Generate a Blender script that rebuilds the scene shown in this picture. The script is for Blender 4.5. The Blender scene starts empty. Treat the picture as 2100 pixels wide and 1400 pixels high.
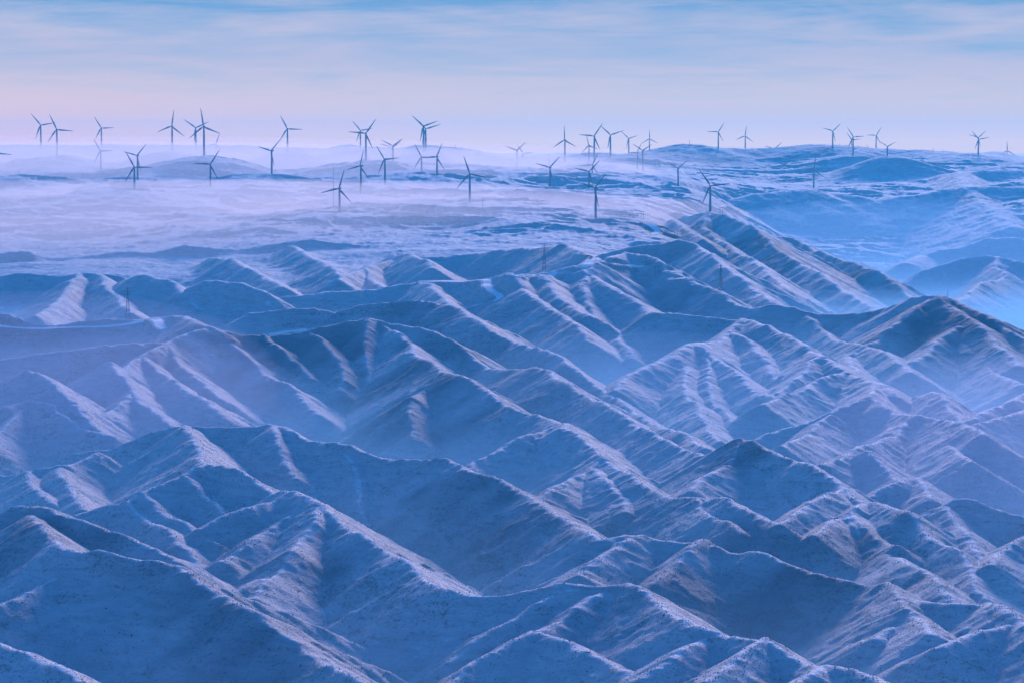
import bpy, bmesh, math, random, cmath
import numpy as np
from mathutils import Vector, Matrix

# ---------------------------------------------------------------- camera, light, sky, exposure
scene = bpy.context.scene
COL = scene.collection
R = math.radians
cam_data = bpy.data.cameras.new('camera'); cam = bpy.data.objects.new('camera', cam_data); COL.objects.link(cam)
cam_data.sensor_width = 36.0; cam_data.lens = 36.0*5955.0/2100.0
cam_data.clip_start = 5.0; cam_data.clip_end = 120000.0
cam.location = (0, 0, 400.0); cam.rotation_euler = (math.pi/2 - math.atan(410.0/5955.0), 0, 0)
scene.camera = cam

SUN_AZ, SUN_EL = R(9), R(14)          # azimuth from straight ahead towards the right, elevation
sun_data = bpy.data.lights.new('sun', 'SUN'); sun = bpy.data.objects.new('sun', sun_data); COL.objects.link(sun)
sun_data.energy = 1.7; sun_data.angle = R(9); sun_data.color = (1.0, .79, 1.0)   # a low sun behind thin veil cloud
sun.rotation_euler = Vector((math.sin(SUN_AZ)*math.cos(SUN_EL), math.cos(SUN_AZ)*math.cos(SUN_EL), math.sin(SUN_EL))).to_track_quat('Z', 'Y').to_euler()
sun.location = (0, 3000, 3000)

world = bpy.data.worlds.new('World'); scene.world = world; world.use_nodes = True
def build_world():
    nt = world.node_tree; nt.nodes.clear(); N = nt.nodes.new; K = nt.links.new
    out = N('ShaderNodeOutputWorld'); bg = N('ShaderNodeBackground'); K(bg.outputs[0], out.inputs[0])
    sky = N('ShaderNodeTexSky'); sky.sky_type = 'NISHITA'; sky.sun_disc = False
    sky.sun_elevation = SUN_EL; sky.sun_rotation = SUN_AZ; sky.altitude = 1500; sky.air_density = 1.2; sky.dust_density = .6; sky.ozone_density = 4.0
    tc = N('ShaderNodeTexCoord'); sep = N('ShaderNodeSeparateXYZ'); K(tc.outputs['Generated'], sep.inputs[0])
    def math_(op, a, b=None, clamp=False):
        m = N('ShaderNodeMath'); m.operation = op; m.use_clamp = clamp
        for i, x in enumerate((a, b)):
            if x is None: continue
            if isinstance(x, (int, float)): m.inputs[i].default_value = x
            else: K(x, m.inputs[i])
        return m.outputs[0]
    def mix(f, a, b, kind='MIX'):
        m = N('ShaderNodeMix'); m.data_type = 'RGBA'; m.blend_type = kind
        for s, x in ((0, f), (6, a), (7, b)):
            if isinstance(x, (int, float)): m.inputs[s].default_value = x
            elif isinstance(x, tuple): m.inputs[s].default_value = x + (1,)
            else: K(x, m.inputs[s])
        return m.outputs[2]
    def ramp(f, pts):
        r = N('ShaderNodeValToRGB'); K(f, r.inputs[0]); e = r.color_ramp.elements
        while len(e) < len(pts): e.new(.5)
        for el, (p, c) in zip(e, pts): el.position = p; el.color = c + (1,)
        return r.outputs[0]
    blue = mix(1.0, sky.outputs[0], SKY_TINT, 'MULTIPLY')
    z = sep.outputs[2]
    az = math_('ARCTAN2', sep.outputs[0], sep.outputs[1])
    # thin streaky cloud veil low over the horizon: long in azimuth, thin in elevation
    cv = N('ShaderNodeCombineXYZ')
    K(math_('MULTIPLY', az, 11.0), cv.inputs[0]); K(math_('ADD', math_('MULTIPLY', z, 105.0), math_('MULTIPLY', az, 2.2)), cv.inputs[1])
    n1 = N('ShaderNodeTexNoise'); n1.inputs['Scale'].default_value = 1.0; n1.inputs['Detail'].default_value = 7; n1.inputs['Roughness'].default_value = .55; n1.inputs['Distortion'].default_value = .9
    K(cv.outputs[0], n1.inputs['Vector'])
    cv2 = N('ShaderNodeCombineXYZ')
    K(math_('MULTIPLY', az, 34.0), cv2.inputs[0]); K(math_('ADD', math_('MULTIPLY', z, 330.0), math_('MULTIPLY', az, -9.0)), cv2.inputs[1]); cv2.inputs[2].default_value = 4.0
    n2 = N('ShaderNodeTexNoise'); n2.inputs['Scale'].default_value = 1.0; n2.inputs['Detail'].default_value = 6; n2.inputs['Roughness'].default_value = .6
    K(cv2.outputs[0], n2.inputs['Vector'])
    cl = math_('ADD', math_('MULTIPLY', n1.outputs[0], .62), math_('MULTIPLY', n2.outputs[0], .38))
    # how much veil at which height: full at the horizon, thinning upwards
    h = math_('MULTIPLY', z, 1/.10, True)
    cover = ramp(h, [(0, (.9,)*3), (.15, (.62,)*3), (.30, (.50,)*3), (.40, (.46,)*3), (.50, (.33,)*3), (1, (.25,)*3)])
    m = math_('MULTIPLY', math_('ADD', math_('SUBTRACT', cl, .5), math_('SUBTRACT', cover, .45)), 3.2)
    m = math_('ADD', m, .5, True)
    veil = ramp(h, [(0, VEIL[0]), (.10, VEIL[1]), (.30, VEIL[2]), (.55, VEIL[3]), (1, VEIL[4])])
    band = ramp(h, [(0, CLEAR[0]), (.22, CLEAR[1]), (.55, CLEAR[2]), (1, CLEAR[3])])
    low = mix(m, band, veil)
    # warm blush low on the left
    side = math_('MULTIPLY', math_('SUBTRACT', .02, az), 5.0, True)
    blush = math_('MULTIPLY', side, ramp(h, [(0, (.7,)*3), (.08, (.5,)*3), (.2, (.14,)*3), (.4, (0,)*3)]))
    low = mix(blush, low, BLUSH)
    up = math_('SMOOTHSTEP', 0, 0) if False else math_('MULTIPLY', math_('SUBTRACT', z, .055), 1/.05, True)
    allsky = mix(up, low, blue)
    K(allsky, bg.inputs[0]); bg.inputs[1].default_value = SKY_STRENGTH
SKY_STRENGTH, EXPOSURE = .055, 1.07
SKY_TINT = (.62, 1.42, 2.34)
def C(*rgb):
    """sky radiance that shows as this screen colour"""
    return tuple((((c/255+.055)/1.055)**2.4)/(SKY_STRENGTH*2**EXPOSURE) for c in rgb)
VEIL = [C(266, 230, 214), C(228, 212, 216), C(188, 192, 220), C(206, 200, 222), C(214, 206, 224)]
CLEAR = [C(252, 228, 216), C(160, 190, 221), C(98, 158, 214), C(84, 150, 210)]
BLUSH = C(272, 206, 200)
build_world()
scene.view_settings.view_transform = 'Standard'; scene.view_settings.look = 'None'
scene.view_settings.exposure = EXPOSURE; scene.view_settings.gamma = 1.0
scene.render.engine = 'CYCLES'
scene.cycles.use_denoising = True
scene.cycles.transparent_max_bounces = 64; scene.cycles.max_bounces = 6; scene.cycles.diffuse_bounces = 2
scene.cycles.volume_bounces = 1
scene.cycles.caustics_reflective = False; scene.cycles.caustics_refractive = False
# haze and mist: density, colour, forward scattering
HAZE = (3.8e-5, (.07, .52, .80), .3)
MIST = ((.28, .62, .88), .35)
LAYERS = [(100, 1.5e-4), (88, 2.4e-4), (75, 3.5e-4), (62, 5.0e-4), (49, 7.0e-4), (36, 1.0e-3), (22, 1.4e-3)]   # height of the top above the valley floors, density
_pale = (1.0, .86, .80)
_lilac = (.62, .66, .9)
BANKS = [  # u, v, distance, half sizes, density, colour
 (-100, 336, 8500, 2300, 1700, 85, 1.5e-4, _pale, .35),
 (150, 440, 6400, 1500, 1400, 75, 4.0e-4, _pale, .35),
 (560, 425, 6500, 800, 1200, 62, 4.4e-4, _pale, .35),
 (-50, 500, 5300, 900, 700, 50, 4.0e-4, _pale, .35),
 (900, 425, 6600, 560, 1100, 36, 3.4e-4, _pale, .35),
 (200, 352, 8700, 1700, 1200, 90, 6.0e-4, _pale, .35),
 (800, 350, 9300, 900, 700, 45, 2.4e-4, (.6, .74, .9), .35),
 (60, 790, 2650, 230, 380, 85, 2.6e-4, _lilac, .35),
 (260, 850, 2560, 170, 240, 70, 2.6e-4, _lilac, .35),
 (1330, 830, 2800, 190, 330, 70, 2.2e-4, (.4, .64, .95), .35),
 (2120, 960, 2250, 170, 420, 85, 3.6e-4, _lilac, .35),
 (1850, 520, 6900, 560, 1000, 130, 2.2e-4, (.34, .62, .92), .35),
]
# ---------------------------------------------------------------- crest lines of the hills
# every crest: list of (u, v[, D]); D = distance in metres, filled in between by arc length.
# kind: M main crest (grows side spurs), S spur, P plateau / far crest with its own slope
CRESTS = [
 # foreground
 ('M', [(75,1054,1790),(84,1081,1735),(111,1108),(144,1138,1640),(198,1131),(235,1138),(268,1145),(309,1152),(366,1154,1600),(386,1165),(420,1188),(467,1220),(497,1242),(514,1244),(550,1279,1490),(584,1306),(624,1340),(668,1366),(730,1400,1390)]),
 ('M', [(-160,1050,1860),(-60,1072,1850),(0,1057,1840),(25,1042),(75,1036),(111,1037),(144,1049),(171,1061),(208,1074),(235,1088),(262,1108),(289,1113),(322,1128),(356,1152,1730)]),
 ('S', [(144,1138,1640),(136,1150),(117,1178),(84,1202),(34,1225),(0,1240),(-40,1262,1540)]),
 ('M', [(-120,1270,1420),(-50,1290,1410),(0,1313,1390),(34,1333),(84,1358),(117,1380),(161,1398),(220,1440,1290)]),
 ('S', [(288,1150,1612),(275,1185),(255,1239),(262,1290),(265,1330),(285,1356),(316,1383),(366,1400,1500)]),
 ('S', [(380,1162,1595),(386,1209),(406,1252),(443,1296),(470,1346),(490,1376),(517,1398,1450)]),
 ('M', [(150,1055,1950),(171,1045,1960),(201,1034),(255,1031,1960),(269,1010),(309,995),(363,984,2010),(403,957),(430,948,2050),(450,952),(487,967),(510,984),(537,1007),(551,1017),(567,1010,1960),(601,1012),(624,1022),(655,1041),(700,1074,1840),(744,1108),(784,1135),(821,1148),(861,1178),(895,1205),(921,1222,1620),(952,1227),(1002,1230),(1036,1225),(1079,1219),(1120,1207),(1170,1196,1610),(1190,1198),(1217,1206),(1250,1202),(1284,1202,1590),(1304,1212),(1338,1242),(1358,1262),(1400,1287,1480),(1430,1291),(1460,1308),(1487,1309),(1541,1312),(1561,1319,1430),(1601,1350),(1635,1360),(1675,1366),(1702,1363),(1736,1376),(1779,1398,1330),(1850,1430,1290)]),
 ('S', [(700,1080,1840),(737,1185),(757,1219),(781,1252),(795,1300,1690),(800,1330),(850,1370),(900,1400,1590)]),
 ('S', [(800,1145,1740),(858,1245),(888,1266),(918,1296),(935,1340,1610)]),
 ('S', [(795,1318,1680),(767,1346),(735,1372),(700,1395,1600)]),
 ('S', [(255,1031,1960),(285,1064),(322,1078),(352,1098),(369,1125),(396,1152),(426,1188,1770)]),
 ('S', [(275,1008,1975),(322,1054),(363,1074),(403,1105),(433,1121,1850)]),
 ('S', [(373,980,2010),(406,1011),(436,1041),(463,1064,1920)]),
 ('S', [(595,1012,1950),(570,1022),(504,1037),(467,1064),(416,1092,1870)]),
 ('S', [(624,1024,1920),(624,1047),(571,1081),(520,1108),(470,1135),(436,1152,1780)]),
 ('S', [(655,1045,1880),(630,1085),(597,1128),(571,1165),(551,1192),(530,1228,1660)]),
 ('S', [(551,1188,1710),(517,1199),(467,1222,1660)]),
 ('M', [(-120,970,2300),(0,976,2260),(44,965),(114,960,2230),(150,950),(200,930,2290)]),
 ('S', [(114,960,2230),(135,985),(150,1010),(160,1045,2040)]),
 ('S', [(44,965,2240),(75,1000),(100,1030,2090)]),
 # second big crest
 ('M', [(140,935,2360),(190,925),(235,922),(302,899),(340,885),(369,879),(396,873,2360),(430,878),(470,880),(503,872),(544,865,2350),(571,873),(597,886),(620,900),(648,913),(680,912),(700,913,2250),(733,922),(760,938),(790,946),(850,948),(885,944),(901,944,2160),(942,957),(989,977),(1039,992),(1079,1011,2020),(1110,1031),(1146,1061),(1183,1094),(1220,1112,1830),(1264,1105),(1297,1099),(1328,1093,1850),(1345,1098),(1365,1113),(1400,1114),(1430,1112,1830),(1467,1125),(1497,1136),(1534,1133),(1561,1130,1790),(1591,1145),(1635,1167),(1685,1178),(1735,1191),(1763,1195),(1779,1202),(1830,1192,1690),(1850,1199),(1870,1212),(1904,1232),(1944,1235),(1991,1242),(2021,1239,1600),(2055,1259),(2088,1279),(2150,1310,1500),(2300,1360,1430)]),
 ('S', [(385,877,2345),(396,903),(411,923,2200),(406,943),(425,950,2060)]),
 ('S', [(555,868,2340),(575,930),(590,960),(604,985,2180)]),
 ('S', [(690,913,2250),(703,945),(720,1010),(737,1041),(752,1066,2100)]),
 ('S', [(905,946,2155),(935,1004),(962,1031),(995,1064,2030)]),
 ('S', [(895,946,2155),(903,1010),(915,1064),(942,1091),(969,1108),(985,1140,1970),(1005,1180),(1030,1215,1880)]),
 ('S', [(985,1140,1970),(1036,1165),(1080,1222,1880)]),
 ('S', [(1275,1104,1840),(1250,1131),(1220,1152),(1183,1182,1740)]),
 ('S', [(1430,1113,1830),(1400,1130),(1365,1160),(1311,1210,1710)]),
 ('S', [(1835,1192,1690),(1855,1225),(1865,1250,1610),(1880,1275),(1920,1305,1530)]),
 ('S', [(1865,1250,1610),(1853,1279),(1820,1299),(1799,1316,1560)]),
 ('S', [(2090,1280,1560),(1990,1295),(1924,1330,1500)]),
 # spurs of the long foreground crest
 ('S', [(1190,1199,1610),(1136,1229),(1069,1259),(1019,1289),(975,1326),(935,1352,1530)]),
 ('S', [(1235,1204,1600),(1183,1239),(1153,1276),(1116,1296,1530),(1069,1316),(1022,1340),(975,1370),(930,1402,1450)]),
 ('S', [(1116,1296,1530),(1170,1309),(1203,1326),(1234,1346),(1264,1366),(1300,1395,1430)]),
 ('S', [(1440,1297,1470),(1400,1316),(1371,1333),(1338,1353),(1301,1384,1400)]),
 ('S', [(1550,1315,1435),(1484,1352),(1434,1392,1350)]),
 ('S', [(1690,1366,1370),(1650,1385),(1620,1402,1320)]),
 # main mountain
 ('M', [(794,669,3110),(834,705,3010),(870,738),(901,765,2780),(935,769),(962,775),(985,796),(1009,819,2600),(1036,832),(1069,846),(1120,859,2480),(1163,869),(1197,900),(1224,930,2260),(1271,964),(1297,980),(1331,1000),(1358,1019,2030),(1400,1019),(1444,1021,1990),(1487,1021),(1501,1031),(1534,1044),(1561,1064),(1591,1078,1870)]),
 ('M', [(764,653,3130),(794,667),(834,667),(868,675),(901,685,3060),(942,712),(958,735),(979,749),(1010,760),(1056,759),(1076,754,2880),(1113,760),(1136,772),(1170,789),(1187,809),(1214,824),(1237,826,2600),(1264,843),(1291,863),(1331,883),(1371,906),(1400,924),(1440,935,2270)]),
 ('M', [(764,654,3130),(730,662),(700,666),(648,676),(600,684),(554,688,3070),(517,686),(497,683),(463,680),(436,671,3050),(403,684),(370,696),(336,708),(295,728,2900),(240,770,2760)]),
 ('M', [(-200,650,3320),(-60,645,3310),(0,643,3300),(25,644),(48,660),(80,668),(110,668),(150,662),(200,656),(260,654),(310,652),(340,650,3280),(385,654),(420,664),(436,671,3050)]),
 ('M', [(330,704,2960),(280,706),(230,705),(190,715),(130,722),(60,730),(0,742),(-100,760,2820)]),
 ('S', [(465,681,3060),(480,712),(503,728),(524,749),(550,775),(577,779),(597,802),(621,829),(655,848,2740)]),
 ('S', [(540,687,3070),(577,715),(604,745),(638,779,2920)]),
 ('S', [(292,730,2890),(319,755),(336,775),(369,795),(403,816),(440,850,2600)]),
 ('S', [(340,707,2950),(352,742),(403,772),(433,792),(453,816,2750)]),
 ('S', [(764,656,3120),(740,700),(737,722),(747,749),(767,789),(797,826,2840)]),
 ('S', [(820,690,3050),(835,720),(855,750),(872,790,2830)]),
 ('S', [(901,766,2780),(888,796),(848,818),(843,860),(850,900,2540)]),
 ('S', [(640,676,3090),(655,700),(690,750),(700,800,2880)]),
 ('S', [(1163,870,2440),(1110,890),(1060,905),(1010,935),(960,962,2280)]),
 ('S', [(1236,942,2230),(1215,962),(1165,990),(1116,1018,2090)]),
 ('S', [(1215,962,2190),(1240,985),(1262,1010),(1275,1045,2030)]),
 ('S', [(1420,1020,1995),(1434,1044),(1467,1064),(1511,1085,1870)]),
 ('M', [(0,780,2750),(60,760),(110,790),(150,830),(190,880,2480)]),
 ('S', [(230,745,2800),(262,790),(270,810),(300,835),(360,880,2520)]),
 ('S', [(270,805,2700),(235,835),(200,855,2560)]),
 ('M', [(-100,850,2560),(0,838,2560),(60,820,2600),(100,825),(130,850),(170,880),(215,895,2440)]),
 ('S', [(60,822,2600),(40,850),(0,885),(-60,905,2400)]),
 # right centre
 ('M', [(1440,935,2270),(1475,922),(1491,912),(1514,897,2260),(1551,906),(1581,923),(1618,943),(1648,957),(1674,975),(1699,979),(1712,990),(1736,1011),(1756,1027,2030),(1786,1026),(1816,1034),(1843,1044),(1877,1064),(1904,1088),(1924,1108),(1951,1125,1850),(1977,1152),(1991,1178),(2014,1209),(2034,1239,1690)]),
 ('S', [(1730,1005,2060),(1685,1016),(1635,1051),(1598,1078),(1565,1095,1880)]),
 ('S', [(1770,1028,2015),(1736,1061),(1702,1078),(1658,1100,1860)]),
 ('S', [(1742,1056,1960),(1755,1085),(1769,1105),(1793,1125),(1816,1140),(1840,1150),(1890,1168),(1937,1199),(1981,1235,1650)]),
 ('S', [(1745,1054,1965),(1793,1091),(1820,1111),(1846,1122,1850)]),
 ('S', [(1514,899,2250),(1520,930),(1540,955),(1564,970),(1601,972),(1632,982),(1669,978,2110)]),
 ('S', [(1514,899,2250),(1490,950),(1440,985),(1400,1005,2090)]),
 ('M', [(1780,930,2300),(1800,957),(1826,984),(1870,980,2170),(1890,1005),(1910,1025,2080)]),
 ('S', [(1870,980,2170),(1826,986),(1790,1014,2100)]),
 ('M', [(1880,1068,2010),(1924,1044),(1944,1037),(1974,1029,2030),(2014,1037),(2044,1049),(2071,1059),(2100,1061,2000),(2200,1085,1950)]),
 ('S', [(1944,1038,2020),(1960,1070),(1987,1091),(2001,1125),(2021,1158),(2034,1187,1790)]),
 ('S', [(2110,1100,1890),(2058,1138),(2021,1164,1780)]),
 # upper right
 ('M', [(1288,518,4150),(1326,526),(1355,538),(1372,558),(1408,572),(1427,584,3900),(1446,589),(1469,598),(1485,600),(1498,612),(1517,629),(1536,636,3720),(1574,629),(1593,626),(1612,627),(1631,633),(1650,642),(1712,648,3640),(1752,641),(1803,636),(1830,628),(1867,611),(1897,609),(1924,609),(1937,605,3530),(1951,613),(1971,624),(1998,641),(2021,651),(2055,675),(2100,698,3300),(2250,740,3100)]),
 ('S', [(1917,611,3530),(1870,641),(1820,678),(1783,708),(1740,732,3290)]),
 ('S', [(1935,608,3520),(1944,628),(1987,655),(2014,681),(2055,712),(2090,748,3110)]),
 ('S', [(1935,612,3510),(1957,655),(1962,675),(1984,708),(1994,735),(2038,765),(2090,785,3010)]),
 ('S', [(1960,672,3360),(1914,708),(1877,742),(1850,770,3120)]),
 ('M', [(1340,640,3480),(1400,645,3420),(1450,651),(1484,656),(1528,652,3400),(1561,665),(1588,678),(1615,695),(1642,712),(1669,725),(1692,731,3010),(1715,745),(1726,762),(1769,779),(1796,784),(1823,787),(1840,809,2740)]),
 ('M', [(1522,655,3390),(1507,681),(1480,695),(1454,705),(1427,703,3110),(1400,715),(1355,738),(1304,769),(1251,800,2820)]),
 ('S', [(1427,704,3110),(1467,742),(1528,782),(1558,806),(1590,816,2760)]),
 ('S', [(1507,681,3280),(1548,722),(1578,752),(1598,779,3000)]),
 ('S', [(1690,732,3010),(1669,749),(1635,772),(1601,797),(1575,816,2790)]),
 ('S', [(1726,762,2920),(1695,777),(1662,794),(1628,806),(1588,820),(1555,830,2660)]),
 ('S', [(1440,715,3090),(1445,760),(1460,800),(1470,830),(1500,880,2640)]),
 ('S', [(1400,750,3000),(1405,800),(1440,870),(1470,905,2480)]),
 ('M', [(1561,900,2500),(1588,887),(1635,873),(1695,849),(1752,823),(1775,818,2620),(1803,826),(1840,848),(1870,853),(1904,854),(1951,862,2430),(2010,890,2330)]),
 ('S', [(1796,785,2830),(1790,800),(1777,817,2620)]),
 ('S', [(1700,850,2560),(1665,885),(1638,896),(1600,917,2380)]),
 ('S', [(1870,855,2510),(1836,890),(1803,906),(1763,916),(1726,937),(1689,954,2260)]),
 ('S', [(1872,855,2510),(1880,870),(1900,893),(1937,916),(1987,950,2250)]),
 ('M', [(2180,790,2760),(2100,810,2700),(2058,829),(2004,863,2550)]),
 ('S', [(2150,825,2620),(2100,842,2600),(2065,853),(2001,876,2490)]),
 ('S', [(1880,812,2760),(1900,806,2760),(1920,801),(1937,812),(1964,849),(1994,880,2550)]),
 ('S', [(1645,641,3680),(1679,675),(1709,695),(1735,703,3450),(1769,709),(1803,718),(1836,738),(1867,762,3080)]),
 ('S', [(1740,732,3290),(1760,770),(1780,795),(1790,802,2800)]),
 # centre and left middle distance
 ('M', [(560,612,3900),(620,605,3900),(700,598),(767,596),(828,587),(871,577,4000),(942,575),(992,572),(1020,566),(1046,561,3850),(1090,565),(1135,555),(1160,551),(1197,547,3950),(1214,533),(1240,530),(1288,521,4150)]),
 ('S', [(1214,535,3950),(1204,562),(1254,591),(1298,618),(1338,648),(1365,662),(1390,692,3420)]),
 ('S', [(1190,556,3900),(1197,594),(1215,635),(1235,665),(1271,695),(1304,734,3280)]),
 ('S', [(1050,563,3830),(1066,587),(1096,608),(1130,631),(1163,655),(1187,671),(1210,702,3290)]),
 ('S', [(1110,560,3860),(1135,595),(1165,620),(1200,650,3470)]),
 ('S', [(872,579,3980),(908,608),(935,632,3620)]),
 ('M', [(700,641,3480),(740,631),(784,618),(821,615),(864,616,3480),(895,624),(935,634),(955,645),(985,661),(1019,681),(1052,702,3150),(1093,713),(1140,728),(1163,745),(1197,775),(1224,796),(1254,816,2790),(1287,843),(1338,866),(1400,890,2470),(1450,918,2330)]),
 ('M', [(450,672,3450),(487,651),(517,637),(571,633),(638,631),(658,633),(700,641,3480)]),
 ('M', [(-200,530,4900),(-80,520,4900),(0,525,4900),(34,512),(67,516),(94,528),(134,530),(188,528),(235,518),(270,515),(300,522),(340,512),(380,505),(400,503),(440,511),(490,513),(550,503),(590,497),(640,490,5000),(670,498),(720,505),(780,508),(850,507,5000)]),
 ('P', [(120,512,5500),(160,503),(200,494),(250,490),(290,500),(320,508,5450)], .3),
 ('M', [(-60,575,4300),(40,562,4250),(100,568),(161,561),(200,562),(245,568,4200)]),
 ('S', [(161,561,4220),(140,590),(125,615),(75,650,3600)]),
 ('S', [(200,563,4210),(240,610),(265,645,3620)]),
 ('M', [(250,578,4100),(300,563),(340,575),(375,600),(410,630,3700)]),
 ('M', [(345,620,3900),(380,595),(420,580),(450,575),(500,582),(550,605),(545,630,3640)]),
 ('M', [(440,530,4700),(480,535),(530,560),(580,590,4050)]),
 ('M', [(600,505,4900),(640,530),(690,555),(700,580,4150)]),
 ('M', [(690,575,4150),(747,550,4400),(794,537),(817,519,4600),(861,527),(885,550,4250)]),
 ('S', [(747,550,4400),(760,575),(790,590,4080)]),
 ('M', [(850,530,4550),(900,528),(962,522,4600),(1042,514),(1080,512),(1116,508,4400),(1150,504),(1175,510),(1200,522,4100)]),
 ('P', [(840,490,5300),(870,483),(905,480),(940,488),(980,495,5200)], .3),
 ('P', [(500,480,5600),(560,470),(620,478),(700,474,5500)], .2),
 # cliffs right of the plateau
 ('M', [(1240,520,4700),(1288,513,4700),(1345,500),(1399,494),(1410,493,4650),(1422,503),(1435,516),(1456,518),(1469,532),(1481,543),(1498,553),(1521,572),(1545,595),(1580,622,4050)]),
 ('M', [(1400,452,5980),(1453,443,5955),(1498,446),(1527,459),(1544,467),(1559,484),(1578,497,5500),(1603,516),(1631,532),(1650,545),(1685,560),(1729,595),(1769,622),(1803,642,4550)]),
 ('S', [(1453,444,5950),(1440,465,5750),(1462,486),(1479,497),(1517,522),(1555,545),(1593,575),(1630,606,4500)]),
 ('S', [(1380,455,5900),(1393,461),(1420,480),(1441,492,5300)]),
 ('M', [(1560,505,6200),(1585,496),(1605,489),(1622,486,6150),(1642,500),(1669,515),(1692,520),(1719,532),(1746,537),(1769,549),(1796,554),(1816,567),(1840,587),(1872,612,5350)]),
 ('M', [(1848,585,6400),(1881,562),(1910,549),(1948,541),(1967,532),(1986,524,6600),(2013,524),(2040,526),(2070,525),(2081,533),(2100,541,6500),(2200,560,6300)]),
 ('S', [(2045,527,6580),(2040,550),(2057,560),(2060,575,6150),(2024,578),(2009,583),(1986,604),(1967,622,5350)]),
 ('M', [(1860,540,7200),(1891,524,7500),(1929,513),(1967,509),(2005,497),(2034,488),(2060,479,7600),(2072,484),(2091,493),(2110,495),(2250,505,7600)]),
 ('M', [(1480,420,8600),(1510,410),(1545,398),(1575,397),(1632,388),(1650,386,8800),(1675,390),(1700,397),(1755,402),(1787,405),(1807,410),(1825,407),(1862,401),(1900,398,8800),(1935,388),(1960,386),(1985,384,8900),(2060,384),(2150,386,8900)], .36),
 ('M', [(1880,388,9300),(1900,382,9400),(1925,372),(1945,360),(1967,350,9600),(1985,360),(2012,350),(2050,347),(2100,352,9600),(2250,356,9600)], .34),
 ('S', [(1967,352,9550),(1985,385,8900),(2010,410),(2040,435),(2075,465,8050)], .4),
 # far hills and skyline
 ('P', [(-300,302,10900),(0,300,10800),(40,297),(100,299),(160,301),(200,300),(300,299),(400,299),(500,299),(525,303),(560,304),(640,304,10800),(680,307),(700,303),(720,297,10700),(745,301),(760,305),(775,298,10700),(800,307),(815,308),(840,301),(870,298,10800),(900,302),(935,303),(960,307),(990,314),(1020,319),(1060,320,11300),(1150,320),(1180,317),(1200,313),(1240,314),(1265,319),(1290,319),(1330,314),(1370,305),(1400,297),(1412,295,10800),(1440,301),(1455,306),(1490,304),(1520,307),(1580,306),(1610,303),(1700,304,10850),(1760,305),(1830,307),(1900,310),(1950,316),(2000,318,10900),(2040,317),(2060,324),(2100,324,12200),(2300,330,12200)], .22),
 ('P', [(900,322,10300),(975,317,10400),(1010,321),(1050,330,10200)], .22),
]

# control grid of the broad ground surface below the crests: rows of distance, columns of picture u
GU = [-700, 0, 300, 600, 900, 1200, 1400, 1480, 1600, 1750, 1900, 2100, 2800]
GRID = {
  600:  [40]*13,
  1500: [52]*13,
  2000: [60,60,60,60,55,55,55,55,50,45,45,45,45],
  3000: [110,110,105,95,90,90,90,85,80,75,75,75,75],
  4000: [150,150,150,150,150,140,125,110,95,80,70,60,60],
  4700: [188,188,188,192,200,200,175,135,85,50,35,30,30],
  5300:  [212, 212, 214, 222, 230, 236, 225, 160, 80, 25, 10, 10, 10],
  5900:  [232, 232, 238, 242, 248, 248, 244, 185, 85, 10, -20, -10, -10],
  6600:  [258, 258, 262, 266, 274, 262, 245, 200, 100, 10, -20, 20, 20],
  7500:  [284, 284, 286, 290, 296, 280, 258, 230, 130, 40, 15, 60, 60],
  8250: [296,296,298,304,311,298,282,268,125,80,75,125,140],
  8700: [297,297,298,304,310,300,284,272,240,240,242,245,245],
  9300: [296,296,298,300,306,300,285,270,250,250,258,270,270],
  10000:[296,296,296,296,300,298,292,285,270,270,280,290,290],
  10800:[345,345,345,335,330,325,335,335,345,345,335,320,320],
  12000:[340,340,340,330,325,325,330,330,340,340,330,325,325],
  14000:[280]*13, 20000:[230]*13, 42000:[200]*13,
}
# dark slopes, shade painted into the ground colour along with thin snow: u, v, distance, radius in metres, strength
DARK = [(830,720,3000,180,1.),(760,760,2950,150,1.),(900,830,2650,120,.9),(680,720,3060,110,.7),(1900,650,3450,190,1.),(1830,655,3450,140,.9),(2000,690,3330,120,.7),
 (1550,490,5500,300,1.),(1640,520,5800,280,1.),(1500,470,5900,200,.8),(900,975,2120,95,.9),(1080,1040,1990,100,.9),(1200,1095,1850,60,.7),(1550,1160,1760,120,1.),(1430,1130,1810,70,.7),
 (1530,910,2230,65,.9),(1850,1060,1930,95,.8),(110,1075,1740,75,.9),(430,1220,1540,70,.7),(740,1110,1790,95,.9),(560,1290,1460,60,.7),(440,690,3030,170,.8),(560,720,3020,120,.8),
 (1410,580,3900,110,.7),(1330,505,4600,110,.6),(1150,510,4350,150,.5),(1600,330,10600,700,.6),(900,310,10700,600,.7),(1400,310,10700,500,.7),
 (860,625,3450,160,.6),(30,650,3290,120,.6),(300,1180,1600,80,.5),(1320,1230,1560,70,.6),(1100,760,2860,90,.5),(1180,660,3500,200,.4)]
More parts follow.
